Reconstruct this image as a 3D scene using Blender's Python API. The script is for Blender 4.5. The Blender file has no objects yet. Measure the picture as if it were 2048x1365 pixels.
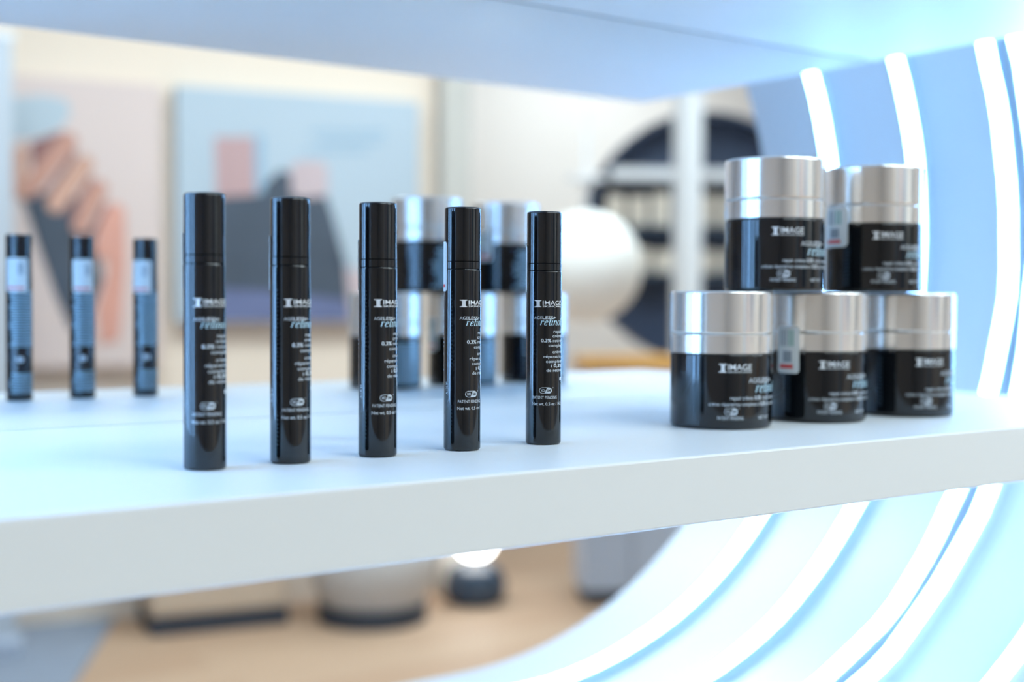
import bpy, bmesh, math, random
from mathutils import Vector, Matrix
random.seed(7)
scene = bpy.context.scene
COL = scene.collection
PI = math.pi

# ------------------------------------------------------------------ camera, world, exposure
CAM = Vector((-0.34104, -0.58988, 0.08077))
FPX = 2633.33
RT = Vector((0.810578, -0.58561, 0.004868))
UP = Vector((0.014237, 0.028015, 0.999506))
BK = Vector((-0.585457, -0.810109, 0.031045))
cd = bpy.data.cameras.new('camera')
cam = bpy.data.objects.new('camera', cd)
COL.objects.link(cam)
cam.matrix_world = Matrix(((RT.x, UP.x, BK.x, CAM.x), (RT.y, UP.y, BK.y, CAM.y), (RT.z, UP.z, BK.z, CAM.z), (0, 0, 0, 1)))
cd.sensor_width = 36.0
cd.lens = FPX * 36.0 / 2048.0
cd.clip_start = 0.02
cd.clip_end = 60
cd.dof.use_dof = True
cd.dof.focus_distance = 0.716
cd.dof.aperture_fstop = 3.6
scene.camera = cam

world = bpy.data.worlds.new('world')
scene.world = world
world.use_nodes = True
bg = world.node_tree.nodes['Background']
bg.inputs['Color'].default_value = (0.92, 0.95, 1.0, 1)
bg.inputs['Strength'].default_value = 0.3

vs = scene.view_settings
vs.view_transform = 'Standard'
vs.look = 'None'
vs.gamma = 1.0
vs.exposure = 0.25
vs.use_curve_mapping = False
cy = scene.cycles
cy.use_denoising = True
cy.max_bounces = 5
cy.diffuse_bounces = 2
cy.glossy_bounces = 4
cy.transmission_bounces = 2
cy.use_adaptive_sampling = True
cy.adaptive_threshold = 0.05
cy.adaptive_min_samples = 16
cy.sample_clamp_indirect = 6.0
cy.caustics_reflective = True
cy.blur_glossy = 0.3
cy.use_light_tree = False

LED_COLOR = (0.25, 0.54, 1.0)
LED_STRENGTH = 29.0
CEIL_COLOR = (0.77, 0.93, 1.02)
CEIL_STRENGTH = 17.5

# ------------------------------------------------------------------ measures (metres)
YM = 0.237            # mirror plane
YF = -0.0918          # front edge of both shelves
TH = 0.036            # shelf thickness
ZS = 0.3103           # underside of the upper shelf
XR, XL = 0.6786, -0.265
CR, CL = 0.462, 0.03     # centres of the round ends of the alcove
CZ = 0.150
RAD = 0.482           # inner radius of the alcove
YE = -0.142           # front edge of the alcove
FLOOR = -1.0
CEIL = 1.75

# ------------------------------------------------------------------ materials
MATS = {}
def mat(name, color, rough=0.5, metal=0.0, noise=0.0, nscale=40.0, bump=0.0, bscale=200.0, spec=0.5, coat=0.0, emit=None, estr=0.0, stretch=None):
    m = bpy.data.materials.new(name)
    m.use_nodes = True
    nt = m.node_tree
    b = nt.nodes['Principled BSDF']
    b.inputs['Base Color'].default_value = (*color, 1)
    b.inputs['Roughness'].default_value = rough
    b.inputs['Metallic'].default_value = metal
    b.inputs['Specular IOR Level'].default_value = spec
    b.inputs['Coat Weight'].default_value = coat
    b.inputs['Coat Roughness'].default_value = 0.04
    if emit:
        b.inputs['Emission Color'].default_value = (*emit, 1)
        b.inputs['Emission Strength'].default_value = estr
    if noise > 0 or bump > 0:
        tc = nt.nodes.new('ShaderNodeTexCoord')
        src = tc.outputs['Object']
        if stretch:
            mp = nt.nodes.new('ShaderNodeMapping')
            mp.inputs['Scale'].default_value = stretch
            nt.links.new(src, mp.inputs['Vector'])
            src = mp.outputs['Vector']
    if noise > 0:
        n = nt.nodes.new('ShaderNodeTexNoise')
        n.inputs['Scale'].default_value = nscale
        n.inputs['Detail'].default_value = 4
        nt.links.new(src, n.inputs['Vector'])
        mx = nt.nodes.new('ShaderNodeMix')
        mx.data_type = 'RGBA'
        mx.inputs[6].default_value = (*[max(0, c * (1 - noise)) for c in color], 1)
        mx.inputs[7].default_value = (*[min(1, c * (1 + noise)) for c in color], 1)
        nt.links.new(n.outputs['Fac'], mx.inputs[0])
        nt.links.new(mx.outputs[2], b.inputs['Base Color'])
    if bump > 0:
        n2 = nt.nodes.new('ShaderNodeTexNoise')
        n2.inputs['Scale'].default_value = bscale
        nt.links.new(src, n2.inputs['Vector'])
        bp = nt.nodes.new('ShaderNodeBump')
        bp.inputs['Strength'].default_value = bump
        bp.inputs['Distance'].default_value = 0.001
        nt.links.new(n2.outputs['Fac'], bp.inputs['Height'])
        nt.links.new(bp.outputs['Normal'], b.inputs['Normal'])
    MATS[name] = m
    return m

mat('mirror', (0.93, 0.95, 0.96), 0.0, 1.0)
mat('mirror_edge', (0.25, 0.36, 0.42), 0.3)
mat('shelf_white', (0.85, 0.88, 0.89), 0.42, noise=0.02, nscale=12, bump=0.06, bscale=160, stretch=(0.25, 1, 1))
mat('alcove_gloss', (0.58, 0.58, 0.58), 0.42, 0.25, spec=0.35, noise=0.015, nscale=8, bump=0.02, bscale=18)
mat('led_glow', (0.9, 0.95, 1), 0.4, emit=LED_COLOR, estr=LED_STRENGTH)
mat('silicone', (0.78, 0.86, 0.92), 0.5)
mat('black_gloss', (0.005, 0.007, 0.010), 0.06, spec=0.62)
mat('black_satin', (0.010, 0.013, 0.017), 0.16, spec=0.5)
mat('print_white', (0.82, 0.84, 0.86), 0.45)
mat('print_blue', (0.52, 0.76, 0.90), 0.4)
mat('print_grey', (0.60, 0.65, 0.70), 0.5)
mat('print_black', (0.012, 0.014, 0.018), 0.3)
mat('silver', (0.97, 0.95, 0.92), 0.16, 0.8, noise=0.015, nscale=60, stretch=(6, 6, 0.6))
mat('sticker_paper', (0.84, 0.87, 0.87), 0.5)
mat('sticker_red', (0.75, 0.10, 0.10), 0.5)
mat('sticker_green', (0.30, 0.52, 0.45), 0.5)
mat('sticker_grey', (0.33, 0.37, 0.42), 0.5)
mat('wall_cream', (0.81, 0.66, 0.53), 0.8, noise=0.02, nscale=3, bump=0.05, bscale=120)
mat('wall_white', (0.82, 0.72, 0.65), 0.8, noise=0.02, nscale=3, bump=0.05, bscale=120)
mat('wall_dark', (0.66, 0.56, 0.48), 0.8, noise=0.08, nscale=3)
mat('wall_display', (0.80, 0.81, 0.82), 0.5, noise=0.015, nscale=5)
mat('ceiling_white', (0.8, 0.79, 0.77), 0.85, noise=0.02, nscale=3)
mat('lamp_panel', (1, 1, 1), 0.5, emit=CEIL_COLOR, estr=CEIL_STRENGTH)
mat('white_metal', (0.8, 0.8, 0.8), 0.35)
mat('post_paint', (0.74, 0.73, 0.73), 0.5, noise=0.02, nscale=8)
mat('pillar_paint', (0.50, 0.46, 0.41), 0.6, noise=0.04, nscale=5)
mat('navy', (0.030, 0.045, 0.085), 0.5, noise=0.15, nscale=6)
mat('navy_gloss', (0.035, 0.055, 0.085), 0.25)
mat('cream_card', (0.66, 0.57, 0.47), 0.6, noise=0.05, nscale=20)
mat('lantern', (0.78, 0.74, 0.68), 0.6, noise=0.02, nscale=6, emit=(1.0, 0.93, 0.82), estr=0.08)
mat('pale_bulb', (1, 1, 1), 0.4, emit=(1.0, 0.97, 0.92), estr=9.0)
mat('pouf_fabric', (0.60, 0.57, 0.54), 0.85, noise=0.08, nscale=30, bump=0.2, bscale=90)
mat('beige_fabric', (0.62, 0.47, 0.34), 0.85, noise=0.06, nscale=20)
mat('dark_base', (0.030, 0.038, 0.055), 0.55, noise=0.1, nscale=9)
mat('orange_wood', (0.78, 0.40, 0.10), 0.45, noise=0.15, nscale=7, stretch=(1, 8, 8))
mat('cabinet_grey', (0.42, 0.46, 0.54), 0.5, noise=0.03, nscale=5)
mat('mat_blue', (0.27, 0.30, 0.36), 0.9, noise=0.06, nscale=40)
mat('banner_blue', (0.50, 0.53, 0.57), 0.6, noise=0.03, nscale=4)
mat('poster_pink', (0.66, 0.52, 0.47), 0.6, noise=0.02, nscale=2)
mat('poster_blue', (0.42, 0.48, 0.53), 0.6, noise=0.06, nscale=2)
mat('skin_a', (0.52, 0.26, 0.19), 0.6, noise=0.12, nscale=6)
mat('skin_b', (0.58, 0.32, 0.23), 0.6, noise=0.10, nscale=6)
mat('skin_c', (0.66, 0.31, 0.23), 0.6, noise=0.10, nscale=6)
mat('skin_line', (0.25, 0.11, 0.10), 0.6, noise=0.1, nscale=6)
mat('ink_slate', (0.055, 0.07, 0.095), 0.6, noise=0.25, nscale=9)
mat('ink_indigo', (0.13, 0.15, 0.27), 0.6, noise=0.2, nscale=9)
mat('ink_pink', (0.46, 0.29, 0.28), 0.6, noise=0.15, nscale=9, stretch=(6, 1, 0.3))
mat('ink_rose', (0.52, 0.40, 0.40), 0.6, noise=0.1, nscale=9)
mat('ink_pale', (0.44, 0.50, 0.54), 0.6, noise=0.05, nscale=5)
mat('ink_steel', (0.28, 0.40, 0.50), 0.6)

MATS['led_glow'].cycles.emission_sampling = 'FRONT'
MATS['lamp_panel'].cycles.emission_sampling = 'FRONT'
MATS['lantern'].cycles.emission_sampling = 'NONE'

def floor_material():
    m = mat('floor_wood', (0.60, 0.42, 0.29), 0.6)
    nt = m.node_tree
    b = nt.nodes['Principled BSDF']
    tc = nt.nodes.new('ShaderNodeTexCoord')
    br = nt.nodes.new('ShaderNodeTexBrick')
    br.inputs['Scale'].default_value = 1.0
    br.inputs['Brick Width'].default_value = 1.2
    br.inputs['Row Height'].default_value = 0.16
    br.inputs['Mortar Size'].default_value = 0.002
    br.inputs['Color1'].default_value = (0.48, 0.30, 0.19, 1)
    br.inputs['Color2'].default_value = (0.53, 0.35, 0.23, 1)
    br.inputs['Mortar'].default_value = (0.35, 0.24, 0.16, 1)
    nt.links.new(tc.outputs['Object'], br.inputs['Vector'])
    nt.links.new(br.outputs['Color'], b.inputs['Base Color'])
    return m
floor_material()

# ------------------------------------------------------------------ helpers
def link(name, bm, material, parent=None, smooth=False):
    me = bpy.data.meshes.new(name)
    bmesh.ops.recalc_face_normals(bm, faces=bm.faces[:])
    bm.to_mesh(me)
    bm.free()
    if smooth:
        for p in me.polygons:
            p.use_smooth = True
        try:
            me.set_sharp_from_angle(angle=math.radians(32))
        except Exception:
            pass
    me.materials.append(MATS[material])
    o = bpy.data.objects.new(name, me)
    COL.objects.link(o)
    if parent:
        o.parent = parent
    return o

def tag(o, label, cat, group=None):
    o['label'] = label
    o['category'] = cat
    if group:
        o['group'] = group
    return o

def thing(name, label, cat, loc=(0, 0, 0), rz=0.0, group=None):
    o = bpy.data.objects.new(name, None)
    o.empty_display_size = 0.05
    COL.objects.link(o)
    o.location = loc
    o.rotation_euler = (0, 0, rz)
    return tag(o, label, cat, group)

def struct(o):
    o['kind'] = 'structure'
    return o

def box(bm, x0, x1, y0, y1, z0, z1, bevel=0.0, seg=2):
    r = bmesh.ops.create_cube(bm, size=1.0)
    vs_ = r['verts']
    for v in vs_:
        v.co = Vector(((x0 + x1) / 2 + v.co.x * (x1 - x0), (y0 + y1) / 2 + v.co.y * (y1 - y0), (z0 + z1) / 2 + v.co.z * (z1 - z0)))
    if bevel > 0:
        es = list({e for v in vs_ for e in v.link_edges})
        bmesh.ops.bevel(bm, geom=es, offset=bevel, segments=seg, profile=0.5, affect='EDGES')
    return bm

def lathe(profile, n=64, cap=True):
    bm = bmesh.new()
    rings = []
    # support loops keep the long faces' shading true beside the small rounded edges
    q = [profile[0]]
    for a, b in zip(profile[:-1], profile[1:]):
        L = math.hypot(b[0] - a[0], b[1] - a[1])
        if L > 0.0025:
            k = min(0.0004, L * 0.1) / L
            q.append((a[0] + (b[0] - a[0]) * k, a[1] + (b[1] - a[1]) * k))
            q.append((b[0] + (a[0] - b[0]) * k, b[1] + (a[1] - b[1]) * k))
        q.append(b)
    for (r, z) in q:
        if r < 1e-6:
            rings.append([bm.verts.new((0, 0, z))])
        else:
            rings.append([bm.verts.new((r * math.cos(2 * PI * k / n), r * math.sin(2 * PI * k / n), z)) for k in range(n)])
    for a, b in zip(rings[:-1], rings[1:]):
        for k in range(n):
            k2 = (k + 1) % n
            if len(a) == 1 and len(b) == 1:
                continue
            if len(a) == 1:
                bm.faces.new((a[0], b[k2], b[k]))
            elif len(b) == 1:
                bm.faces.new((a[k], a[k2], b[0]))
            else:
                bm.faces.new((a[k], a[k2], b[k2], b[k]))
    return bm

def rounded(r, z0, z1, c0, c1, k=4):
    """closed profile of a solid disc or drum with rounded rims"""
    pts = [(0, z0)]
    for i in range(k + 1):
        a = PI / 2 * i / k
        pts.append((r - c0 + c0 * math.sin(a), z0 + c0 - c0 * math.cos(a)))
    for i in range(k + 1):
        a = PI / 2 * i / k
        pts.append((r - c1 + c1 * math.cos(a), z1 - c1 + c1 * math.sin(a)))
    pts.append((0, z1))
    return pts

def copy_tree(o, parent=None):
    c = o.copy()
    COL.objects.link(c)
    c.parent = parent
    for ch in list(o.children):
        copy_tree(ch, c)
    return c

# ------------------------------------------------------------------ stadium outline of the alcove
def stadium(r, n=72, nl=24):
    pts = []
    for k in range(n + 1):
        a = -PI / 2 + PI * k / n
        pts.append((CR + r * math.cos(a), CZ + r * math.sin(a)))
    for k in range(1, nl):
        pts.append((CR + (CL - CR) * k / nl, CZ + r))
    for k in range(n + 1):
        a = PI / 2 + PI * k / n
        pts.append((CL + r * math.cos(a), CZ + r * math.sin(a)))
    for k in range(1, nl):
        pts.append((CL + (CR - CL) * k / nl, CZ - r))
    return pts

# alcove shell
T_SHELL = 0.014
bm = bmesh.new()
inn, out = stadium(RAD), stadium(RAD + T_SHELL)
prof = [(inn, YM + 0.004), (inn, YE + 0.004), (None, None), (out, YE), (out, YM + 0.004)]
def ring(pts, y):
    return [bm.verts.new((x, y, z)) for x, z in pts]
mid = stadium(RAD + 0.002)
R_ = [ring(inn, YM + 0.004), ring(inn, YE + 0.003), ring(stadium(RAD + 0.003), YE), ring(stadium(RAD + T_SHELL), YE), ring(stadium(RAD + T_SHELL), YM + 0.004)]
for a, b in zip(R_, R_[1:] + R_[:1]):
    for k in range(len(a)):
        k2 = (k + 1) % len(a)
        bm.faces.new((a[k], a[k2], b[k2], b[k]))
tag(link('display_alcove', bm, 'alcove_gloss', smooth=True), 'glossy white curved alcove wall wrapping around the right end of the shelves', 'display')

# mirror (thick sheet cut to the alcove outline)
bm = bmesh.new()
pts = stadium(RAD - 0.0005)
fa = [bm.verts.new((x, YM, z)) for x, z in pts]
f1 = bm.faces.new(fa)
mirror_root = thing('mirror', 'large back mirror behind the shelf reflecting the room and products', 'mirror', (0, 0, 0))
mo = link('mirror_glass', bm, 'mirror', mirror_root)
bm = bmesh.new()
fa = [bm.verts.new((x, YM + 0.0006, z)) for x, z in pts]
fb = [bm.verts.new((x, YM + 0.006, z)) for x, z in pts]
bm.faces.new(fa); bm.faces.new(fb)
for k in range(len(pts)):
    k2 = (k + 1) % len(pts)
    bm.faces.new((fa[k], fa[k2], fb[k2], fb[k]))
link('mirror_backing', bm, 'mirror_edge', mirror_root)

# shelves
def shelf(name, z0, z1, label, mt='shelf_white'):
    bm = bmesh.new()
    box(bm, XL, XR, YF, YM - 0.0024, z0, z1, 0.0012, 2)
    return tag(link(name, bm, mt), label, 'shelf')
shelf('display_shelf', -TH, 0.0, 'thick white shelf board carrying the black tubes and stacked jars')
shelf('display_shelf', ZS, ZS + TH, 'white shelf board overhead, seen from its blue-lit underside')

# LED neon strips running around the alcove
def led_strip(y, label, wob, seed):
    root = thing('led_strip', label, 'led strip')
    rnd = random.Random(seed)
    ph = [rnd.uniform(0, 6.28) for _ in range(4)]
    W, Hh = 0.0185, 0.013
    # cross-section (offset along y, height above the wall)
    glow = []
    for i in range(5):
        a = PI * i / 4
        glow.append((-(W / 2 - 0.0012) * math.cos(a), 0.0102 + 0.0042 * math.sin(a) ** 0.6))
    base = [(-W / 2, 0.0003), (W / 2, 0.0003), (W / 2, 0.0108), (W / 2 - 0.001, 0.0108), (W / 2 - 0.001, 0.0098), (-W / 2 + 0.001, 0.0098), (-W / 2 + 0.001, 0.0108), (-W / 2, 0.0108)]
    for nm, sec, mt in (('diffuser', glow, 'led_glow'), ('channel', base, 'silicone')):
        bm = bmesh.new()
        rings = []
        P0 = stadium(RAD, 48, 2)
        L = len(P0)
        for k, (x, z) in enumerate(P0):
            cxx = CR if x > CR else (CL if x < CL else x)
            d = Vector((cxx - x, 0, CZ - z)).normalized()
            s = k / L * 2 * PI
            dy = wob * (math.sin(9 * s + ph[0]) + 0.7 * math.sin(17 * s + ph[1]) + 0.5 * math.sin(31 * s + ph[2]))
            lift = abs(wob) * 0.6 * (1 + math.sin(13 * s + ph[3]))
            rings.append([bm.verts.new((x + d.x * (h + lift), y + dy + o, z + d.z * (h + lift))) for o, h in sec])
        m_ = len(sec)
        for a, b in zip(rings, rings[1:] + rings[:1]):
            for j in range(m_):
                j2 = (j + 1) % m_
                bm.faces.new((a[j], a[j2], b[j2], b[j]))
        link(nm, bm, mt, root, smooth=True)
    return root
led_strip(0.2195, 'white LED neon strip closest to the mirror, wavy at right edge', 0.0013, 3)
led_strip(0.103, 'white LED neon strip whose lower end shows at bottom right corner', 0.0006, 5)
led_strip(-0.021, 'white LED neon strip nearest the alcove front, seen only mirrored', 0.0005, 8)

# ------------------------------------------------------------------ the room around (mostly seen in the mirror)
ANG = math.atan2(0.199, 0.98)
EX, EN = Vector((math.cos(ANG), math.sin(ANG), 0)), Vector((-math.sin(ANG), math.cos(ANG), 0))
O_ = Vector((1.30, -3.19, 0))          # a point on the poster wall line
def wpt(u, n, z):
    return O_ + EX * u + EN * n + Vector((0, 0, z))
def wbox(u0, u1, n0, n1, z0, z1, bevel=0.0):
    bm = bmesh.new()
    box(bm, u0, u1, n0, n1, z0, z1, bevel)
    for v in bm.verts:
        v.co = wpt(v.co.x, v.co.y, v.co.z)
    return bm

bm = bmesh.new(); box(bm, -4.5, 6.5, -6.0, 0.6, FLOOR - 0.05, FLOOR)
struct(link('floor', bm, 'floor_wood'))
bm = bmesh.new(); box(bm, -4.5, 6.5, -6.0, 0.6, CEIL, CEIL + 0.05)
struct(link('ceiling', bm, 'ceiling_white'))
struct(link('wall_back', wbox(-1.3, 0.985, -0.16, -0.06, FLOOR, CEIL), 'wall_cream'))
struct(link('wall_far', wbox(0.4, 5.2, -1.5, -1.4, FLOOR, CEIL), 'wall_white'))
bm = bmesh.new(); box(bm, 6.0, 6.1, -5.5, YE + 0.01, FLOOR, CEIL)
struct(link('wall_right', bm, 'wall_white'))
bm = bmesh.new(); box(bm, -2.6, -2.5, -5.5, YE + 0.01, FLOOR, CEIL)
struct(link('wall_left', bm, 'wall_dark'))
struct(link('wall_rear', wbox(-4.2, -1.31, -0.16, -0.06, FLOOR, CEIL), 'wall_dark'))
struct(link('trim_1', wbox(0.985, 1.10, -0.30, 0.02, FLOOR, CEIL, 0.004), 'pillar_paint'))

# front wall of the display with the alcove opening cut out
bm = bmesh.new()
hole = stadium(RAD + T_SHELL)
hv = [bm.verts.new((x, YE + 0.001, z)) for x, z in hole]
ov = [bm.verts.new((x, YE + 0.001, z)) for x, z in ((-2.5, FLOOR), (6.0, FLOOR), (6.0, CEIL), (-2.5, CEIL))]
es = [bm.edges.new((v[i], v[(i + 1) % len(v)])) for v in (hv, ov) for i in range(len(v))]
bmesh.ops.triangle_fill(bm, use_beauty=True, edges=es)
ex = bmesh.ops.extrude_face_region(bm, geom=bm.faces[:])
for v in [g for g in ex['geom'] if isinstance(g, bmesh.types.BMVert)]:
    v.co.y += 0.02
struct(link('wall_front', bm, 'wall_display'))

# ceiling light panels, out of view, added to brighten the room and back wall
def added_ceiling_light(x, y, w, d, label):
    r = thing('added_ceiling_light', label, 'ceiling light', (x, y, CEIL), 0, 'added ceiling light panels')
    bm = bmesh.new()
    box(bm, -w / 2 - .03, w / 2 + .03, -d / 2 - .03, -d / 2, -0.05, 0); box(bm, -w / 2 - .03, w / 2 + .03, d / 2, d / 2 + .03, -0.05, 0)
    box(bm, -w / 2 - .03, -w / 2, -d / 2, d / 2, -0.05, 0); box(bm, w / 2, w / 2 + .03, -d / 2, d / 2, -0.05, 0)
    link('frame', bm, 'white_metal', r)
    bm = bmesh.new(); box(bm, -w / 2, w / 2, -d / 2, d / 2, -0.035, -0.02)
    link('diffuser', bm, 'lamp_panel', r)
for x, y in ((0.2, -1.6), (1.8, -1.5), (3.4, -1.5), (0.7, -2.15), (2.0, -2.0), (3.6, -2.5), (3.6, -3.4)):
    added_ceiling_light(x, y, 1.1, 0.32, 'rectangular white ceiling light panel added out of view above the room')

# --- posters: printed boards on the back wall; pixel positions in the mirror are cast onto the wall plane
CAMV = Vector((CAM.x, 2 * YM - CAM.y, CAM.z))
def onwall(px, py, n=0.0):
    d = -BK + RT * ((px - 1024) / FPX) + UP * ((682.5 - py) / FPX)
    d = Vector((d.x, -d.y, d.z))
    o = O_ + EN * n
    t = (o - CAMV).dot(EN) / d.dot(EN)
    P = CAMV + d * t
    return ((P - O_).dot(EX), P.z)

def print_poly(name, pxpts, n, material, parent, thick=0.0008):
    bm = bmesh.new()
    q = [onwall(x, y) for x, y in pxpts]
    a = [bm.verts.new(wpt(u, n, z)) for u, z in q]
    b = [bm.verts.new(wpt(u, n + thick, z)) for u, z in q]
    bm.faces.new(a); bm.faces.new(b)
    for k in range(len(a)):
        k2 = (k + 1) % len(a)
        bm.faces.new((a[k], a[k2], b[k2], b[k]))
    bmesh.ops.triangulate(bm, faces=[f for f in bm.faces if len(f.verts) > 4])
    return link(name, bm, material, parent)

def capsule(p0, p1, r0, r1, k=8):
    p0, p1 = Vector(p0), Vector(p1)
    d = (p1 - p0).normalized()
    a0 = math.atan2(d.y, d.x)
    pts = []
    for i in range(k + 1):
        a = a0 + PI / 2 + PI * i / k
        pts.append((p0.x + r0 * math.cos(a), p0.y + r0 * math.sin(a)))
    for i in range(k + 1):
        a = a0 - PI / 2 + PI * i / k
        pts.append((p1.x + r1 * math.cos(a), p1.y + r1 * math.sin(a)))
    return pts

# hand poster
p1 = thing('poster', 'pale pink poster of a hand gripping a dark tube, reflected at left', 'poster')
u0, z1 = onwall(18, 148); u1, _ = onwall(322, 148); z0 = onwall(150, 735)[1]
link('board', wbox(u0, u1, -0.06, 0.0, z0, z1, 0.003), 'poster_pink', p1)
print_poly('cap_print', [(0 + 20, 195), (90, 190), (135, 200), (142, 225), (125, 255), (80, 275), (30, 278), (20, 270)], 0.0004, 'ink_pale', p1)
print_poly('shadow_print', [(60, 285), (125, 262), (150, 300), (110, 345), (65, 350)], 0.0014, 'skin_line', p1)
print_poly('tube_print', [(40, 385), (145, 385), (185, 470), (205, 560), (175, 650), (140, 660), (110, 590), (75, 480)], 0.0016, 'ink_slate', p1)
print_poly('palm_print', [(225, 410), (250, 440), (252, 520), (245, 620), (238, 680), (200, 690), (192, 620), (215, 540), (205, 470)], 0.0026, 'skin_c', p1)
for a, b, r0, r1, m_, n_ in (((40, 308), (36, 385), 17, 15, 'skin_b', .0036), ((136, 284), (58, 378), 19, 19, 'skin_a', .0046), ((168, 330), (112, 408), 20, 19, 'skin_b', .0056),
                             ((196, 378), (160, 452), 19, 17, 'skin_a', .0066), ((228, 428), (205, 500), 22, 18, 'skin_c', .0076)):
    print_poly('finger_print', capsule(a, b, r0, r1), n_, m_, p1)
for a, b in (((150, 308), (92, 392)), ((182, 358), (138, 432)), ((212, 410), (180, 478))):
    print_poly('crease_print', capsule(a, b, 4, 5, 4), 0.0086, 'skin_line', p1)

# product poster
p2 = thing('poster', 'light blue poster with pink tubes and dark jars, reflected behind tubes', 'poster')
u0, z1 = onwall(352, 170); u1, _ = onwall(838, 205); z0 = onwall(600, 645)[1]
link('board', wbox(u0, u1, -0.06, 0.0, z0, z1, 0.003), 'poster_blue', p2)
print_poly('rock_print', [(398, 400), (470, 385), (525, 372), (560, 340), (590, 350), (600, 385), (650, 385), (668, 440), (685, 540), (712, 610), (705, 642), (402, 642)], 0.0006, 'ink_slate', p2)
print_poly('base_print', [(400, 575), (560, 585), (690, 600), (705, 643), (400, 643)], 0.0016, 'ink_indigo', p2)
print_poly('carton_print', [(428, 274), (508, 274), (510, 390), (432, 395)], 0.0018, 'ink_pink', p2)
print_poly('strip_print', [(510, 268), (528, 270), (528, 385), (511, 390)], 0.0018, 'ink_steel', p2)  # dark strip printed beside the carton
print_poly('jar_print', [(580, 330), (600, 322), (640, 322), (655, 332), (655, 392), (600, 398), (583, 390)], 0.0022, 'ink_rose', p2)
print_poly('petal_print', [(690, 535), (730, 545), (762, 580), (760, 640), (700, 642)], 0.0022, 'ink_rose', p2)
for i, (a, b, y) in enumerate(((620, 770, 262), (640, 765, 280), (610, 735, 298))):
    print_poly('caption_print', [(a, y), (b, y), (b, y + 7), (a, y + 7)], 0.0008, 'ink_steel', p2)

# pale banner at the far left of the mirror
def mir(px, py, Z):
    P = CAM + (-BK + RT * ((px - 1024) / FPX) + UP * ((682.5 - py) / FPX)) * Z
    return Vector((P.x, 2 * YM - P.y, P.z))
bn = mir(-18, 300, 3.9)
t = thing('banner_stand', 'pale blue upright banner cut by the left picture edge', 'banner', (bn.x, bn.y, FLOOR), ANG)
bm = bmesh.new(); box(bm, -0.25, 0.06, -0.004, 0.004, 0.06, 1.85, 0.001)
link('banner_sheet', bm, 'banner_blue', t)
bm = bmesh.new(); box(bm, -0.27, 0.08, -0.06, 0.06, 0.0, 0.06, 0.01)
link('base', bm, 'cabinet_grey', t)
bm = bmesh.new(); box(bm, -0.26, 0.07, -0.008, 0.008, 1.85, 1.87, 0.003)
link('top_rail', bm, 'white_metal', t)

def onfloor(px, py):
    d = -BK + RT * ((px - 1024) / FPX) + UP * ((682.5 - py) / FPX)
    k = (FLOOR - CAM.z) / d.z
    return mir(px, py, k)

# round navy product display
dc = mir(1402, 478, 5.3)
DA = math.atan2(0.585, 0.81) * 0 + ANG + 0.35
t = thing('round_display', 'round dark navy wall display with rows of cream boxes, mirrored right', 'display', (dc.x, dc.y, dc.z), DA)
def drum(r0, r1, y0, y1, n=64):
    bm = bmesh.new()
    L = []
    for r, y in ((r0, y0), (r1, y0), (r1, y1), (r0, y1)):
        L.append([bm.verts.new((r * math.cos(2 * PI * k / n), y, r * math.sin(2 * PI * k / n))) for k in range(n)])
    for a, b in zip(L, L[1:] + L[:1]):
        for k in range(n):
            bm.faces.new((a[k], a[(k + 1) % n], b[(k + 1) % n], b[k]))
    return bm
def disc(r, y0, y1, n=64):
    bm = bmesh.new()
    a = [bm.verts.new((r * math.cos(2 * PI * k / n), y0, r * math.sin(2 * PI * k / n))) for k in range(n)]
    b = [bm.verts.new((r * math.cos(2 * PI * k / n), y1, r * math.sin(2 * PI * k / n))) for k in range(n)]
    bm.faces.new(a); bm.faces.new(b)
    for k in range(n):
        bm.faces.new((a[k], a[(k + 1) % n], b[(k + 1) % n], b[k]))
    return bm
RD = 0.49
link('back_panel', disc(RD - 0.01, -0.02, 0.0), 'navy', t)
link('rim', drum(RD - 0.012, RD + 0.004, -0.02, 0.13), 'navy', t, smooth=True)
for zz in (0.27, 0.045, -0.14):
    hw = math.sqrt(RD ** 2 - zz ** 2) - 0.025
    bm = bmesh.new(); box(bm, -hw, hw, 0.0, 0.12, zz - 0.045 if zz > 0.2 else zz - 0.02, zz)
    link('shelf', bm, 'post_paint' if zz > 0.2 else 'navy_gloss', t)
link('foot', (lambda b_: b_)(box(bmesh.new(), -0.05, 0.05, -0.02, 0.05, FLOOR - dc.z, -RD + 0.01)), 'dark_base', t)
cartons = []
for row, (zz, h, wds) in enumerate(((0.046, 0.135, 9), (-0.139, 0.105, 9))):
    for k in range(wds):
        xx = -0.36 + 0.09 * k + (0.012 if row else 0)
        if abs(xx) > math.sqrt(RD ** 2 - max(abs(zz), abs(zz + h)) ** 2) - 0.07:
            continue
        P = Vector((dc.x, dc.y, dc.z)) + Matrix.Rotation(DA, 3, 'Z') @ Vector((xx, 0.07, zz + 0.0002))
        V = Vector((P.x, 2 * YM - P.y, P.z)) - CAM        # where the mirror shows it
        px = 1024 + FPX * V.dot(RT) / V.dot(-BK)
        if 1225 < px < 1470:
            cartons.append((row, px, P, h))
cartons.sort(key=lambda c: (c[0], c[1]))
ORD = ('first', 'second', 'third', 'fourth', 'fifth', 'sixth', 'seventh', 'eighth', 'ninth')
cnt = [0, 0]
for row, px, P, h in cartons:
    bm = bmesh.new()
    box(bm, -0.034, 0.034, -0.022, 0.022, 0, h * random.uniform(0.82, 1.0), 0.002)
    o = link('carton', bm, 'cream_card')
    o.location = P
    o.rotation_euler = (0, 0, DA)
    tag(o, '%s cream carton from the left on the %s shelf of the navy display' % (ORD[cnt[row]], ('upper', 'lower')[row]), 'carton', 'cream cartons on the navy display')
    cnt[row] += 1

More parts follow.
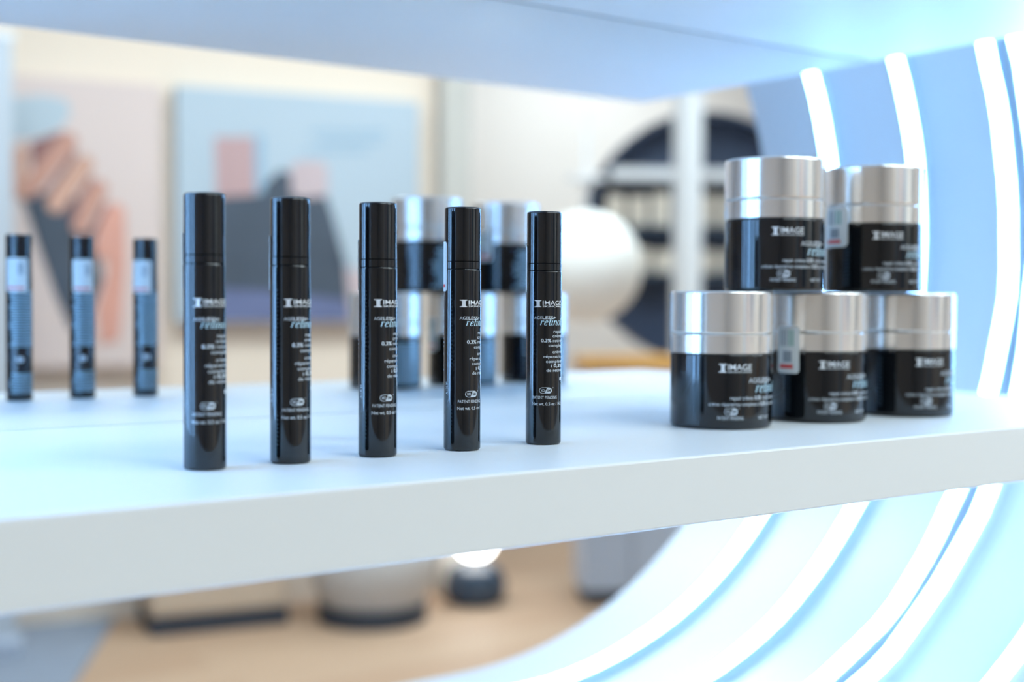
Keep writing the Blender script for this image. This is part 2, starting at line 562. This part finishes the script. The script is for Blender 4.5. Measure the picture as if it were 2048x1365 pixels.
# white post in front of the navy display
pc = mir(1375, 400, 4.95)
t = thing('post', 'slim white upright post standing before the round navy display', 'post', (pc.x, pc.y, FLOOR), ANG)
bm = bmesh.new(); box(bm, -0.042, 0.042, -0.04, 0.04, 0.02, CEIL - FLOOR - 0.02, 0.006)
link('shaft', bm, 'post_paint', t)
for a in (0, CEIL - FLOOR - 0.02):
    bm = bmesh.new(); box(bm, -0.07, 0.07, -0.07, 0.07, a, a + 0.02, 0.004)
    link('flange', bm, 'post_paint', t)

# hanging white globe lantern
gc = mir(1172, 535, 4.3)
t = thing('pendant_lantern', 'large round cream white pendant lantern beside the navy display', 'lantern', (gc.x, gc.y, gc.z))
GR = 0.182
prof = [(0, -GR)] + [(GR * math.sin(PI * k / 28), -GR * math.cos(PI * k / 28) + (0.0022 if k % 2 else 0)) for k in range(1, 28)] + [(0, GR)]
link('globe', lathe(prof, 48), 'lantern', t, smooth=True)
bm = lathe(rounded(0.07, GR + 0.10, GR + 0.112, 0.003, 0.003), 32)
link('cap', bm, 'post_paint', t, smooth=True)
bm = lathe(rounded(0.006, GR - 0.004, CEIL - gc.z - 0.02, 0.001, 0.001), 12)
link('cord', bm, 'post_paint', t, smooth=True)
bm = lathe(rounded(0.05, CEIL - gc.z - 0.03, CEIL - gc.z, 0.004, 0.002), 32)
link('ceiling_rose', bm, 'post_paint', t, smooth=True)

# grey cabinet with an orange wooden top
oc = mir(1245, 712, 4.75)
t = thing('cabinet', 'low blue grey cabinet with an orange wooden top below the navy display', 'cabinet', (oc.x, oc.y, FLOOR), ANG + 0.3)
zt = oc.z - FLOOR
bm = bmesh.new(); box(bm, -0.16, 0.19, -0.12, 0.12, zt - 0.05, zt, 0.004)
link('top', bm, 'orange_wood', t)
bm = bmesh.new(); box(bm, -0.155, 0.185, -0.115, 0.105, 0.05, zt - 0.05, 0.003)
link('body', bm, 'cabinet_grey', t)
for k in (0, 1):
    bm = bmesh.new(); box(bm, -0.15 + 0.168 * k, 0.012 + 0.168 * k, 0.105, 0.118, 0.055, zt - 0.056, 0.002)
    d = link('door', bm, 'cabinet_grey', t)
    bm = bmesh.new(); box(bm, 0.004 + 0.022 * k - 0.004, 0.004 + 0.022 * k + 0.004, 0.118, 0.132, zt * 0.55, zt * 0.55 + 0.09, 0.002)
    link('handle', bm, 'silver', d)
bm = bmesh.new(); box(bm, -0.145, 0.175, -0.10, 0.095, 0, 0.05)
link('plinth', bm, 'dark_base', t)

# grey pouf, beige bench, glowing floor lamp, floor mat
pc = onfloor(745, 1238)
t = thing('pouf', 'round grey fabric pouf on a dark base, mirrored under shelf', 'pouf', (pc.x, pc.y, FLOOR))
link('cushion', lathe([(0, 0.06)] + [(0.17 + 0.045 * math.sin(PI * k / 12), 0.06 + 0.30 * k / 12) for k in range(13)] + [(0.15, 0.385), (0, 0.39)], 40), 'pouf_fabric', t, smooth=True)
link('base', lathe(rounded(0.185, 0.0, 0.062, 0.006, 0.004), 40), 'dark_base', t, smooth=True)

bc = onfloor(415, 1216)
bc = bc + EN * (0.10 - (bc - O_).dot(EN))
t = thing('bench', 'low beige bench on a dark plinth, mirrored under shelf', 'bench', (bc.x, bc.y, FLOOR), ANG)
bm = bmesh.new(); box(bm, -0.25, 0.20, -0.13, 0.13, 0.055, 0.36, 0.02, 3)
link('seat', bm, 'beige_fabric', t)
bm = bmesh.new(); box(bm, -0.25, 0.20, -0.125, 0.135, 0.0, 0.058, 0.004)
link('plinth', bm, 'dark_base', t)

lc = onfloor(950, 1206)
t = thing('globe_lamp', 'small glowing globe lamp on a dark blue floor base', 'lamp', (lc.x, lc.y, FLOOR))
link('base', lathe([(0, 0), (0.08, 0), (0.105, 0.02), (0.112, 0.07), (0.09, 0.125), (0.045, 0.145), (0, 0.145)], 40), 'navy_gloss', t, smooth=True)
link('collar', lathe(rounded(0.035, 0.14, 0.17, 0.002, 0.002), 32), 'silver', t, smooth=True)
link('bulb', lathe([(0, 0.155)] + [(0.072 * math.sin(PI * k / 16), 0.227 - 0.072 * math.cos(PI * k / 16)) for k in range(1, 16)] + [(0, 0.299)], 32), 'pale_bulb', t, smooth=True)

q = [onfloor(252, 1205), onfloor(140, 1385), onfloor(-260, 1385), onfloor(-200, 1205)]
bm = bmesh.new()
a = [bm.verts.new((v.x, v.y, FLOOR + 0.0002)) for v in q]
b = [bm.verts.new((v.x, v.y, FLOOR + 0.008)) for v in q]
bm.faces.new(a); bm.faces.new(b)
for k in range(4):
    bm.faces.new((a[k], a[(k + 1) % 4], b[(k + 1) % 4], b[k]))
tag(link('floor_mat', bm, 'mat_blue'), 'blue grey mat on the wooden floor, mirrored at bottom left', 'mat')

# ------------------------------------------------------------------ lettering wrapped round a cylinder
_tc = {}
def text_bm(txt, weight=0.0, shear=0.0):
    key = (txt, weight, shear)
    if key not in _tc:
        cu = bpy.data.curves.new('lettering', 'FONT')
        cu.body = txt
        cu.size = 1.0
        cu.offset = weight
        cu.shear = shear
        cu.resolution_u = 3
        ob = bpy.data.objects.new('lettering', cu)
        COL.objects.link(ob)
        dg = bpy.context.evaluated_depsgraph_get()
        me = bpy.data.meshes.new_from_object(ob.evaluated_get(dg))
        bpy.data.objects.remove(ob)
        bpy.data.curves.remove(cu)
        _tc[key] = me
    bm = bmesh.new()
    bm.from_mesh(_tc[key])
    return bm
_b = text_bm('H'); CAPH = max(v.co.y for v in _b.verts); _b.free()

DEG = PI / 180
def wrap(bm, R, fx0, fx1, a0, a1, z0, ys, y_off=0.0):
    """map flat x in [fx0,fx1] to angles a0..a1 (degrees), y to height"""
    step = (fx1 - fx0) / max(1.0, abs(a1 - a0) / 6.0)
    n = int((fx1 - fx0) / step)
    for i in range(1, n + 1):
        x = fx0 + step * i
        g = bm.verts[:] + bm.edges[:] + bm.faces[:]
        bmesh.ops.bisect_plane(bm, geom=g, plane_co=(x, 0, 0), plane_no=(1, 0, 0), dist=1e-7)
    for v in bm.verts:
        a = (a0 + (a1 - a0) * (v.co.x - fx0) / (fx1 - fx0)) * DEG
        zz = z0 + (v.co.y - y_off) * ys
        v.co = Vector((R * math.cos(a), R * math.sin(a), zz))
    return bm

def text_line(dst, txt, R, a0, a1, z, cap, weight=0.0, shear=0.0):
    bm = text_bm(txt, weight, shear)
    xs = [v.co.x for v in bm.verts]
    wrap(bm, R, min(xs), max(xs), a0, a1, z, cap / CAPH)
    me = bpy.data.meshes.new('t'); bm.to_mesh(me); bm.free()
    dst.from_mesh(me)
    bpy.data.meshes.remove(me)

def poly_flat(dst, R, pts, a0, a1, z0, h):
    """polygon in unit coordinates wrapped on the cylinder"""
    bm = bmesh.new()
    bm.faces.new([bm.verts.new((x, y, 0)) for x, y in pts])
    bmesh.ops.triangulate(bm, faces=bm.faces[:])
    wrap(bm, R, 0.0, 1.0, a0, a1, z0, h)
    me = bpy.data.meshes.new('t'); bm.to_mesh(me); bm.free()
    dst.from_mesh(me)
    bpy.data.meshes.remove(me)

LOGO_I = [(0.0, 1.0), (1.0, 1.0), (1.0, 0.90), (0.84, 0.87), (0.77, 0.80), (0.77, 0.20), (0.84, 0.13), (1.0, 0.10), (1.0, 0.0), (0.0, 0.0), (0.0, 0.10), (0.20, 0.13), (0.30, 0.20), (0.30, 0.80), (0.20, 0.87), (0.0, 0.90)]

# italic serif letters drawn with a broad pen: centre lines of r e t i n o l (x, y in x-heights)
def arc(cx, cy_, rx, ry, a0, a1, n=12):
    return [(cx + rx * math.cos((a0 + (a1 - a0) * i / n) * DEG), cy_ + ry * math.sin((a0 + (a1 - a0) * i / n) * DEG)) for i in range(n + 1)]
PEN = []
def _pen(x, strokes):
    for s in strokes:
        PEN.append([(x + a, b) for a, b in s])
_pen(0.0, [[(-0.06, .92), (.12, 1.0), (.12, 0.02)], arc(.36, .70, .24, .28, 170, 50), [(.50, .90), (.53, .80)]])
_pen(0.75, [[(.05, .48), (.55, .60)] + arc(.34, .68, .22, .31, 0, 180) + arc(.36, .40, .30, .40, 180, 320)])
_pen(1.55, [[(.20, 1.42), (.20, .25)] + arc(.36, .24, .16, .24, 180, 320), [(-.04, .95), (.46, .95)]])
_pen(2.15, [[(-.04, .85), (.14, 1.0), (.14, .22)] + arc(.28, .2, .14, .2, 180, 320), [(.12, 1.32), (.16, 1.46)]])
_pen(2.66, [[(-.04, .88), (.12, 1.0), (.12, .0)], arc(.38, .66, .26, .33, 165, 0) + [(.64, .22)] + arc(.78, .2, .14, .2, 180, 320)])
_pen(3.66, [arc(.36, .5, .34, .5, 90, 450, 24)])
_pen(4.52, [[(-.02, 1.50), (.16, 1.58), (.16, .22)] + arc(.3, .2, .14, .2, 180, 320)])
def pen_bm(shear=0.30, thick=0.20, thin=0.055):
    bm = bmesh.new()
    for s in PEN:
        P = [Vector((x + y * shear, y, 0)) for x, y in s]
        Q = []
        for i, p in enumerate(P):
            d = (P[min(i + 1, len(P) - 1)] - P[max(i - 1, 0)]).normalized()
            w = thin + (thick - thin) * abs(d.y) ** 1.5
            nrm = Vector((-d.y, d.x, 0)) * w / 2
            Q.append((bm.verts.new(p + nrm), bm.verts.new(p - nrm)))
        for a, b in zip(Q[:-1], Q[1:]):
            bm.faces.new((a[0], a[1], b[1], b[0]))
    return bm
def retinol(dst, R, a0, a1, z, xh):
    bm = pen_bm()
    xs = [v.co.x for v in bm.verts]
    wrap(bm, R, min(xs), max(xs), a0, a1, z, xh)
    me = bpy.data.meshes.new('t'); bm.to_mesh(me); bm.free()
    dst.from_mesh(me)
    bpy.data.meshes.remove(me)

def pill_shape(n=8):
    r = 0.5
    pts = [(2.0 - r + r * math.cos(a), 0.5 + r * math.sin(a)) for a in [(-90 + 180 * i / n) * DEG for i in range(n + 1)]]
    pts += [(r + r * math.cos(a), 0.5 + r * math.sin(a)) for a in [(90 + 180 * i / n) * DEG for i in range(n + 1)]]
    return [(x / 2.0, y) for x, y in pts]
def pill(dst, ink, R, a0, a1, z0, h):
    o = pill_shape()
    # outline ring
    bm = bmesh.new()
    i_ = [(0.5 + (x - 0.5) * 0.93, 0.5 + (y - 0.5) * 0.86) for x, y in o]
    A = [bm.verts.new((x, y, 0)) for x, y in o]; B = [bm.verts.new((x, y, 0)) for x, y in i_]
    for k in range(len(A)):
        k2 = (k + 1) % len(A)
        bm.faces.new((A[k], A[k2], B[k2], B[k]))
    wrap(bm, R, 0.0, 1.0, a0, a1, z0, h)
    me = bpy.data.meshes.new('t'); bm.to_mesh(me); bm.free(); dst.from_mesh(me); bpy.data.meshes.remove(me)
    right = [(0.62, 1.0)] + [(0.40, 0.0)] + [p for p in o if p[0] > 0.62 or (p[1] < 0.01 and p[0] > 0.5)]
    rp = sorted(set(right), key=lambda p: math.atan2(p[1] - 0.5, p[0] - 0.65))
    poly_flat(dst, R, rp, a0, a1, z0, h)
    w = a1 - a0
    text_line(dst, 'XO', R, a0 + w * .13, a0 + w * .43, z0 + h * .30, h * .40, 0.02)
    text_line(ink, 'SM', R + 0.00006, a0 + w * .58, a0 + w * .88, z0 + h * .30, h * .40, 0.012)
    text_line(dst, 'TM', R, a1 + w * .03, a1 + w * .14, z0 + h * .86, h * .16)

def back_rows(R, zlist, a0, a1, h, seed):
    bm = bmesh.new()
    rnd = random.Random(seed)
    for z in zlist:
        a = a0
        end = a1 - rnd.uniform(0, (a1 - a0) * 0.12)
        while a < end:
            w = rnd.uniform(3, 11) * 0.01 / R
            e = min(a + w, end)
            n = max(1, int((e - a) / 8))
            lo, hi = [], []
            for k in range(n + 1):
                t_ = (a + (e - a) * k / n) * DEG
                lo.append(bm.verts.new((R * math.cos(t_), R * math.sin(t_), z)))
                hi.append(bm.verts.new((R * math.cos(t_), R * math.sin(t_), z + h)))
            for k in range(n):
                bm.faces.new((lo[k], lo[k + 1], hi[k + 1], hi[k]))
            a = e + 2.0 * 0.01 / R
    return bm

def curved_patch(R, a0, a1, z0, z1, thick=0.00012, corner=0.12, n=16):
    """label patch with rounded corners following the cylinder"""
    bm = bmesh.new()
    W = abs(a1 - a0) * DEG * R; H = z1 - z0; c = corner * min(W, H)
    pts = []
    for (cx_, cy_, s) in ((W - c, c, -90), (W - c, H - c, 0), (c, H - c, 90), (c, c, 180)):
        for i in range(5):
            a = (s + 22.5 * i) * DEG
            pts.append(((cx_ + c * math.cos(a)) / W, (cy_ + c * math.sin(a)) / H))
    bm.faces.new([bm.verts.new((x, y, 0)) for x, y in pts])
    wrap(bm, R, 0, 1, a0, a1, z0, H)
    ex = bmesh.ops.extrude_face_region(bm, geom=bm.faces[:])
    for v in [g for g in ex['geom'] if isinstance(g, bmesh.types.BMVert)]:
        k = (R + thick) / R
        v.co.x *= k; v.co.y *= k
    return bm

# ------------------------------------------------------------------ slim black tubes
RT_, HT = 0.00995, 0.130
E0 = 0.00005
def make_tube():
    t = thing('cream_tube', 'x', 'tube')
    # body with fine rounded foot and shoulder groove
    body = [(0, 0), (RT_ - 0.0010, 0), (RT_ - 0.0005, 0.0001), (RT_ - 0.0001, 0.0006), (RT_, 0.0012), (RT_, 0.0962), (RT_ - 0.0002, 0.0967), (RT_ - 0.0009, 0.0969), (0, 0.0969)]
    link('body', lathe(body, 96), 'black_gloss', t, smooth=True)
    link('collar', lathe([(0, 0.0969), (RT_ - 0.0004, 0.0969), (RT_ - 0.00012, 0.0971), (RT_ - 0.00012, 0.1007), (RT_ - 0.0004, 0.1009), (0, 0.1009)], 96), 'black_gloss', t, smooth=True)
    cap = [(0, 0.1009), (RT_ - 0.0005, 0.1009), (RT_ - 0.0002, 0.1012), (RT_ - 0.0002, HT - 0.0011)] + [(RT_ - 0.0013 + 0.0011 * math.cos(a * DEG), HT - 0.0011 + 0.0011 * math.sin(a * DEG)) for a in (22, 45, 67, 90)] + [(RT_ - 0.002, HT - 0.0002), (0, HT - 0.0002)]
    link('cap', lathe(cap, 96), 'black_gloss', t, smooth=True)
    R = RT_ + E0
    b = bmesh.new()
    poly_flat(b, R, LOGO_I, -31.4, -8, 0.0766, 0.0040)
    text_line(b, 'IMAGE', R, -4, 70, 0.0780, 0.0022, 0.005)
    text_line(b, 'SKINCARE', R, -4, 70, 0.0766, 0.0009, 0.01)
    link('brand_lettering', b, 'print_white', t)
    b = bmesh.new()
    text_line(b, 'AGE', R, -31.4, -6, 0.0700, 0.00165, 0.0)
    text_line(b, 'LESS+', R, -4.5, 42, 0.0700, 0.00165, 0.018)
    link('range_lettering', b, 'print_grey', t)
    b = bmesh.new()
    retinol(b, R, -12, 74, 0.0666, 0.0026)
    link('name_lettering', b, 'print_blue', t)
    b = bmesh.new()
    RE = 77
    for tx, a0, z, w_ in (('repair', 33, .0623, 0), ('crème', 29.6, .0598, 0), ('complex', 15.5, .0546, 0), ('crème', 29.6, .0510, 0), ('réparatrice', 0, .0484, 0), ('complexe', 7.3, .0457, 0), ('de rétinol', 9, .0407, 0)):
        text_line(b, tx, R, a0, RE, z, 0.00165, 0.006)
    text_line(b, '0.3%', R, -9, 25, .0572, .0018, 0.03); text_line(b, 'retinol', R, 31, RE, .0572, .00165, 0.006)
    text_line(b, 'à', R, 23, 29, .0432, .00165, 0.006); text_line(b, '0,3%', R, 34, RE, .0432, .0018, 0.03)
    poly_flat(b, R, [(0.5 + 0.5 * math.cos(k * PI / 6), 0.5 + 0.5 * math.sin(k * PI / 6)) for k in range(12)], 62, 76, 0.0355, 0.0022)
    link('details_lettering', b, 'print_grey', t)
    b = bmesh.new(); ink = bmesh.new()
    pill(b, ink, R, -14, 28, 0.0286, 0.0034)
    text_line(b, 'PATENT PENDING', R, -36, 48, 0.0256, 0.00155, 0.004)
    text_line(b, 'Net wt. 0.5 oz / 14.2 g', R, -38, 82, 0.0220, 0.0016, 0.012)
    badge = link('badge_lettering', b, 'print_grey', t)
    link('badge_ink', ink, 'print_black', badge)
    # small side code, running up the tube
    b = bmesh.new()
    bt = text_bm('A-130 V1', 0.0)
    for v in bt.verts:
        v.co = Vector((-v.co.y, v.co.x, 0))
    xs = [v.co.x for v in bt.verts]
    wrap(bt, R, min(xs), max(xs), -84, -74, 0.030, 0.0018)
    me = bpy.data.meshes.new('t'); bt.to_mesh(me); bt.free(); b.from_mesh(me)
    link('code_lettering', b, 'print_grey', t)
    # dense small print on the back, white ink, LED blue put into its colour
    zs = [0.006 + 0.0021 * i for i in range(8)] + [0.0425 + 0.0021 * i for i in range(21)]
    link('back_print', back_rows(R, zs, 110, 258, 0.0009, 11), 'print_blue', t)['kind'] = 'stuff'
    b = bmesh.new()
    poly_flat(b, R, pill_shape(), 190, 222, 0.030, 0.0045)
    link('back_emblem', b, 'print_grey', t)
    # shop sticker, rotated per tube
    s = link('sticker', curved_patch(R + 0.00003, -50, 50, 0.0850, 0.1115, 0.0002), 'sticker_paper', t, smooth=True)
    Rs = R + 0.00026
    link('red_band', curved_patch(Rs, -34, 40, 0.0872, 0.0888, 0.00004, 0.05), 'sticker_red', s, smooth=True)
    b = bmesh.new()
    for k in range(4):
        p_ = curved_patch(Rs, -30 + 6 * k, -26 + 6 * k, 0.0985, 0.1075, 0.00004, 0.05)
        me = bpy.data.meshes.new('t'); p_.to_mesh(me); p_.free(); b.from_mesh(me)
    link('printed_lines', b, 'sticker_grey', s)
    return t

tubes = [(-0.0941, 1.0, -10, 'slim black cream tube at the left end of the row, out of focus'),
         (-0.0495, 13.0, -10, 'slim black cream tube standing second from the left'),
         (0.0, 20.0, 6, 'slim black cream tube in the middle of the five-tube row'),
         (0.0523, 23.0, -21.5, 'slim black cream tube fourth in row, white red-striped sticker at side'),
         (0.1073, 0.0, 0, 'slim black cream tube at the right end of the row, sharply focused')]
proto = make_tube()
for i, (x, off, bs, lab) in enumerate(tubes):
    t = proto if i == 0 else copy_tree(proto)
    al = math.atan2(CAM.y - 0, CAM.x - x)
    t.location = (x, 0, 0.0003)
    t.rotation_euler = (0, 0, al + off * DEG)
    tag(t, lab, 'tube', 'black tubes in a row')
    alm = math.atan2(CAM.y - 2 * YM, CAM.x - x)
    th = -(alm + bs * DEG)
    for c in t.children:
        if c.name.startswith('sticker'):
            c.rotation_euler = (0, 0, th - (al + off * DEG))

# ------------------------------------------------------------------ jars
RJ, HJ = 0.0332, 0.0868
def make_jar():
    t = thing('cream_jar', 'x', 'jar')
    rb = RJ - 0.0005
    body = [(0, 0), (rb - 0.0022, 0), (rb - 0.0010, 0.0003), (rb - 0.0003, 0.0010), (rb, 0.0022), (rb, 0.0462), (rb - 0.0003, 0.0468), (rb - 0.0012, 0.0471), (0, 0.0471)]
    link('body', lathe(body, 128), 'black_gloss', t, smooth=True)
    col = [(0, 0.0471), (RJ - 0.0008, 0.0471), (RJ, 0.0476), (RJ, 0.0590), (RJ - 0.0004, 0.0596), (RJ - 0.0011, 0.0598), (0, 0.0598)]
    link('lid_collar', lathe(col, 128), 'silver', t, smooth=True)
    lid = [(0, 0.0598), (RJ - 0.0010, 0.0598), (RJ - 0.0003, 0.0602), (RJ, 0.0608), (RJ, HJ - 0.0016)] + [(RJ - 0.0014 + 0.0014 * math.cos(a * DEG), HJ - 0.0014 + 0.0014 * math.sin(a * DEG)) for a in (22, 45, 67, 90)] + [(0, HJ)]
    link('lid', lathe(lid, 128), 'silver', t, smooth=True)
    R = rb + 0.00008
    b = bmesh.new()
    poly_flat(b, R, LOGO_I, -2.3, 6, 0.0359, 0.0054)
    text_line(b, 'IMAGE', R, 7.3, 35.6, 0.0374, 0.0036, 0.005)
    text_line(b, 'SKINCARE', R, 7.3, 35.6, 0.0358, 0.0009, 0.01)
    link('brand_lettering', b, 'print_white', t)
    b = bmesh.new()
    text_line(b, 'AGE', R, 32, 46, 0.0292, 0.0031, 0.0); text_line(b, 'LESS+', R, 47, 70, 0.0292, 0.0031, 0.018)
    link('range_lettering', b, 'print_grey', t)
    b = bmesh.new()
    retinol(b, R, 41, 84, 0.0232, 0.0042)
    link('name_lettering', b, 'print_blue', t)
    b = bmesh.new()
    text_line(b, 'repair crème', R, 10.3, 38, 0.0187, 0.0023, 0.006)
    text_line(b, '0.3%', R, 40, 50, 0.0187, 0.0024, 0.03)
    text_line(b, 'retinol complex', R, 52, 86, 0.0187, 0.0023, 0.006)
    text_line(b, 'crème réparatrice complexe à', R, -13.3, 46, 0.0149, 0.0022, 0.006)
    text_line(b, '0,3%', R, 48, 58, 0.0149, 0.0024, 0.03)
    text_line(b, 'de rétinol', R, 60, 86, 0.0149, 0.0022, 0.006)
    text_line(b, 'PATENT PENDING', R, -3.4, 25.8, 0.0062, 0.0021, 0.006)
    text_line(b, 'NET WT', R, 46, 64, 0.0062, 0.0021, 0.006)
    link('details_lettering', b, 'print_grey', t)
    b = bmesh.new(); ink = bmesh.new()
    pill(b, ink, R, 4, 19, 0.0090, 0.0046)
    bd = link('badge', b, 'print_grey', t)
    link('badge_ink', ink, 'print_black', bd)
    link('back_print', back_rows(R, [0.005 + 0.0027 * i for i in range(14)], 135, 255, 0.0012, 21), 'print_blue', t)['kind'] = 'stuff'
    return t

def jar_sticker(parent, a0, a1, z0, z1):
    R = RJ + 0.00012
    s = link('sticker', curved_patch(R, a0, a1, z0, z1, 0.00015, 0.14), 'sticker_paper', parent, smooth=True)
    Rs = R + 0.0002
    w, h = a1 - a0, z1 - z0
    link('red_band', curved_patch(Rs, a0 + w * .12, a0 + w * .74, z0 + h * .10, z0 + h * .19, 0.00005, 0.1), 'sticker_red', s)
    link('grey_square', curved_patch(Rs, a0 + w * .28, a0 + w * .68, z0 + h * .24, z0 + h * .47, 0.00005, 0.02), 'sticker_grey', s)
    b = bmesh.new()
    for k in range(3):
        p_ = curved_patch(Rs, a0 + w * (.14 + .12 * k), a0 + w * (.20 + .12 * k), z0 + h * .58, z0 + h * .92, 0.00005, 0.05)
        me = bpy.data.meshes.new('t'); p_.to_mesh(me); p_.free(); b.from_mesh(me)
    link('grey_lines', b, 'sticker_grey', s)
    b = bmesh.new()
    for k in range(2):
        p_ = curved_patch(Rs, a0 + w * (.54 + .14 * k), a0 + w * (.62 + .14 * k), z0 + h * .58, z0 + h * .92, 0.00005, 0.05)
        me = bpy.data.meshes.new('t'); p_.to_mesh(me); p_.free(); b.from_mesh(me)
    link('green_lines', b, 'sticker_green', s)

jars = [(0.2690, 0.0225, 0.0003, 0, None, 'black jar with silver lid at the front left of the bottom row'),
        (0.3565, 0.0180, 0.0003, 4, (-50.4, -20.7, .0325, .0640), 'stickered black jar with silver lid in the middle of the bottom row'),
        (0.4455, 0.0125, 0.0003, 13, None, 'black jar with silver lid at the right end of the bottom row'),
        (0.3150, 0.0200, HJ + 0.0006, -1, None, 'black jar with silver lid on top of the stack, nearer the tubes'),
        (0.4090, 0.0140, HJ + 0.0006, 1, (-71, -31, .0310, .0585), 'stickered black jar with silver lid on top of the stack, right side')]
jp = make_jar()
kids = [None]
alljars = [jp] + [copy_tree(jp) for _ in range(4)]
for t, (x, y, z, off, st, lab) in zip(alljars, jars):
    al = math.atan2(CAM.y - y, CAM.x - x)
    t.location = (x, y, z)
    t.rotation_euler = (0, 0, al + off * DEG)
    tag(t, lab, 'jar', 'stacked black jars')
    if st:
        jar_sticker(t, st[0] - off, st[1] - off, st[2], st[3])
